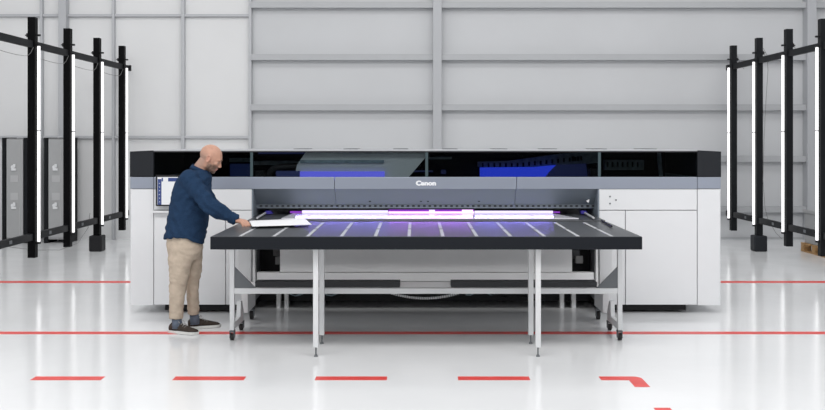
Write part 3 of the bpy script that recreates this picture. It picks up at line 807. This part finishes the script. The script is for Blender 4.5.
def wr(co):
    w = noise.noise(Vector((co.x*9+3, co.y*7, co.z*16)))*0.008 + noise.noise(Vector((co.x*24, co.y*20, co.z*34)))*0.004
    # diagonal folds across the back and pulls at the elbow
    d = (co - RE).length
    w += 0.010*math.sin((co.x*0.9 + co.z)*80 + 2*noise.noise(co*9))*math.exp(-(d/0.13)**2)
    d2 = (co - RS - Vector((0.05, 0, -0.10))).length
    w += 0.011*math.sin((co.x*1.0 - co.z*0.7)*70 + 3*noise.noise(co*7))*math.exp(-(d2/0.14)**2)
    w += 0.007*(1-abs(noise.noise(Vector((co.x*7+co.z*5, co.y*4, co.z*9-co.x*6)))*2.2))
    w += 0.005*math.sin((co.x*1.4 + co.z)*48 + 3*noise.noise(co*6))*max(0, min(1, (1.3-co.z)/0.3))
    return w
shirt = child('shirt', bm, M['shirt']); remesh(shirt, 0.008, 3, wr)
# collar
bm = bmesh.new()
ring0 = []; ring1 = []
cc = at(198.5, 168.6, MYc)
for k in range(24):
    t = 2*PI*k/24
    ax = Vector((0.90, 0, -0.42))
    p = cc + ax*0.066*math.cos(t) + Vector((0, 0.066*math.sin(t), 0))
    ring0.append(p + Vector((-0.004, 0, -0.018))*1.2); ring1.append(p*1.0 + Vector((0.008, 0, 0.014)) + (cc-p)*0.05)
out = [q + (q-cc).normalized()*0.006 for q in ring1]; out0 = [q + (q-cc).normalized()*0.016 for q in ring0]
RR = [[bm.verts.new(p) for p in r] for r in (ring0, ring1, out, out0)]
for a in range(4):
    A, B = RR[a], RR[(a+1) % 4]
    for k in range(24): bm.faces.new((A[k], A[(k+1) % 24], B[(k+1) % 24], B[k]))
bmesh.ops.recalc_face_normals(bm, faces=bm.faces[:])
obj('collar', bm, M['shirt'], shirt, True)
for W, E, r in ((RW, RE, 0.051), (LW, LE, 0.047)):
    d = (W-E).normalized(); bm = bmesh.new(); tube(bm, [W - d*0.058, W - d*0.055, W - d*0.004, W - d*0.002], [r-0.002, r+0.002, r-0.002, r-0.008], 24); obj('cuff', bm, M['shirt'], shirt, True)

# trousers
bm = bmesh.new()
loft(bm, rings_from([(230, 171, 200, 0.155, MYc), (238, 167.8, 201.5, 0.172, MYc), (246, 167.5, 202, 0.175, MYc), (253, 169, 201.5, 0.165, MYc), (258, 172, 199, 0.14, MYc)]))
loft(bm, rings_from([(245, 168.5, 199, 0.10, 8.03), (258, 168.5, 193.5, 0.092, 8.02), (270, 168.8, 190, 0.083, 8.02), (281, 169.3, 188, 0.074, 8.02), (294, 169.3, 185, 0.064, 8.02), (305, 169.5, 183.5, 0.060, 8.02), (318.5, 169.5, 183.0, 0.060, 8.02)], 22, 2.0))
loft(bm, rings_from([(245, 173, 202, 0.10, 8.17), (258, 180, 202, 0.090, 8.18), (270, 183.5, 201.3, 0.082, 8.19), (281, 185.5, 199.5, 0.073, 8.20), (294, 187, 198.5, 0.063, 8.20), (305, 187.5, 198.8, 0.060, 8.20), (314.5, 188, 199.5, 0.060, 8.20)], 22, 2.0))
def wt(co):
    w = noise.noise(Vector((co.x*8+co.z*4, co.y*8+5, co.z*13)))*0.006 - abs(noise.noise(Vector((co.x*14+co.z*9, co.y*12, co.z*18))))*0.009 + 0.003
    for zc, a_ in ((0.17, 0.002), (0.47, 0.002)):
        w += a_*math.sin((co.z + 0.5*co.x)*120 + 5*noise.noise(co*8))*math.exp(-((co.z-zc)/0.09)**2)
    return w
tr = child('trousers', bm, M['chino']); remesh(tr, 0.008, 2, wt)
# ankle socks
for A in ((176.5, 8.02, 316, 328, 0.048), (194.0, 8.20, 312, 324, 0.046)):
    bm = bmesh.new(); tube(bm, [at(A[0], A[2], A[1]), at(A[0]+0.5, (A[2]+A[3])/2, A[1]), at(A[0]+1, A[3], A[1])], [A[4]-0.006, A[4]-0.004, A[4]+0.002], 20); child('sock', bm, M['sock'])
# shoes
def shoe(heel, yaw):
    base_ = Vector((heel.x, heel.y, 0.0)); rot = Matrix.Rotation(yaw, 3, 'Z'); L = 0.285
    def T(x, y, z): return base_ + rot @ Vector((x, y, z))
    st = [(0.0, 0.024, 0.075), (0.02, 0.033, 0.092), (0.06, 0.037, 0.095), (0.10, 0.038, 0.092), (0.14, 0.041, 0.080), (0.18, 0.046, 0.067), (0.22, 0.048, 0.056), (0.25, 0.043, 0.049), (0.272, 0.030, 0.042), (L, 0.012, 0.032)]
    bm = bmesh.new(); rings = []
    for x, w, h in st:
        r = []
        for k in range(18):
            t = 2*PI*k/18; c_, s_ = math.cos(t), math.sin(t)
            zz = 0.018 + (h-0.018)*(0.5+0.5*s_)
            f = 1.0 if s_ < 0 else (1-0.35*s_)
            r.append(T(x, w*math.copysign(abs(c_)**0.75, c_)*f, zz))
        rings.append(r)
    loft(bm, rings); up = child('shoe', bm, M['shoe'])
    bm = bmesh.new(); rings = []
    for z, gx in ((0.0008, 0.0), (0.004, 0.005), (0.020, 0.006), (0.026, 0.002)):
        r = []
        out_ = [(x, w) for x, w, h in st]
        for x, w in out_: r.append(T(-0.004 + x*1.02, w+gx, z))
        r.append(T(L+0.006+gx, 0, z))
        for x, w in reversed(out_): r.append(T(-0.004 + x*1.02, -w-gx, z))
        r.append(T(-0.008-gx, 0, z))
        rings.append(r)
    loft(bm, rings); obj('sole', bm, M['sole'], up, False)
    for i, x in enumerate((0.130, 0.148, 0.166, 0.184)):
        h = 0.088 - 0.011*i; bm = bmesh.new(); tube(bm, [T(x, -0.028, h-0.006), T(x, -0.012, h+0.003), T(x+0.006, 0.012, h+0.003), T(x+0.008, 0.028, h-0.006)], 0.003, 8); obj('lace', bm, M['lace'], up, True)
    bm = bmesh.new(); capsule(bm, [T(0.105, 0.0, 0.098), T(0.10, -0.02, 0.112), T(0.118, -0.032, 0.100)], 0.0025, 8); capsule(bm, [T(0.105, 0.0, 0.098), T(0.112, 0.022, 0.114), T(0.128, 0.030, 0.098)], 0.0025, 8); obj('lace', bm, M['lace'], up, True)
shoe(at(170, 0, 8.04), math.radians(-18)); shoe(at(188, 0, 8.19), math.radians(20))

# ---------------------------------------------------------------- light
w = bpy.data.worlds.new('World'); SC.world = w; w.use_nodes = True
nt = w.node_tree; bg = nt.nodes['Background']; bg.inputs['Strength'].default_value = 1.0
tc = nt.nodes.new('ShaderNodeTexCoord'); sx = nt.nodes.new('ShaderNodeSeparateXYZ'); rp = nt.nodes.new('ShaderNodeValToRGB')
nt.links.new(tc.outputs['Generated'], sx.inputs[0]); nt.links.new(sx.outputs['Z'], rp.inputs['Fac']); nt.links.new(rp.outputs['Color'], bg.inputs['Color'])
rp.color_ramp.elements[0].position = 0.0; rp.color_ramp.elements[0].color = (0.68, 0.69, 0.705, 1)
rp.color_ramp.elements[1].position = 0.75; rp.color_ramp.elements[1].color = (0.58, 0.59, 0.61, 1)
def area(name, loc, rot, sx, sy, e, col=(1, 1, 1), parent=None):
    l = bpy.data.lights.new(name, 'AREA'); l.shape = 'RECTANGLE'; l.size = sx; l.size_y = sy; l.energy = e; l.color = col
    o = bpy.data.objects.new(name, l); COL.objects.link(o); o.location = loc; o.rotation_euler = rot
    if parent: o.parent = parent
    return o
for x in (-5, 0, 5):  # unseen soft lamps added for their light
    area('unseen_area_lamp', (x, -1.0, 4.6), (math.radians(66), 0, 0), 4.5, 2.5, 45, (1, 0.99, 0.98))  # low row behind the camera, brightens the printer front
    area('unseen_area_lamp', (x, 2.6, 7.6), (math.radians(38), 0, 0), 4.5, 2.0, 230, (1, 0.99, 0.98))  # high front row, keeps the floor before the table bright
    area('unseen_area_lamp', (x, 11.8, 6.3), (0, 0, 0), 3.5, 1.2, 60, (1, 0.99, 0.97))
# violet light spilling from the curing lamps over bed and table
area('curing_lamp', (-0.75, PY+0.26, 1.022), (math.radians(-86), 0, 0), 0.95, 0.03, 0.30, (0.25, 0.19, 1.0))
area('curing_lamp', (0.15, PY+0.26, 1.022), (math.radians(-86), 0, 0), 0.85, 0.03, 0.28, (0.42, 0.15, 1.0))
area('curing_lamp', (1.00, PY+0.26, 1.022), (math.radians(-86), 0, 0), 0.8, 0.03, 0.30, (0.25, 0.19, 1.0))
for o in list(COL.objects):
    if o.name.startswith('curing_lamp'): o.data.spread = math.radians(55)
# ---------------------------------------------------------------- camera
cam = bpy.data.cameras.new('Camera'); co = bpy.data.objects.new('Camera', cam); COL.objects.link(co)
co.location = (0, 0, CAMZ); co.rotation_euler = (PI/2, 0, 0)
cam.sensor_width = 36; cam.lens = 36*FPX/825
cam.shift_x = (412.5 - VX)/825; cam.shift_y = (VY - 205)/825
cam.clip_end = 100
SC.camera = co
SC.view_settings.view_transform = 'Standard'; SC.view_settings.look = 'None'; SC.view_settings.gamma = 1; SC.view_settings.exposure = -0.13
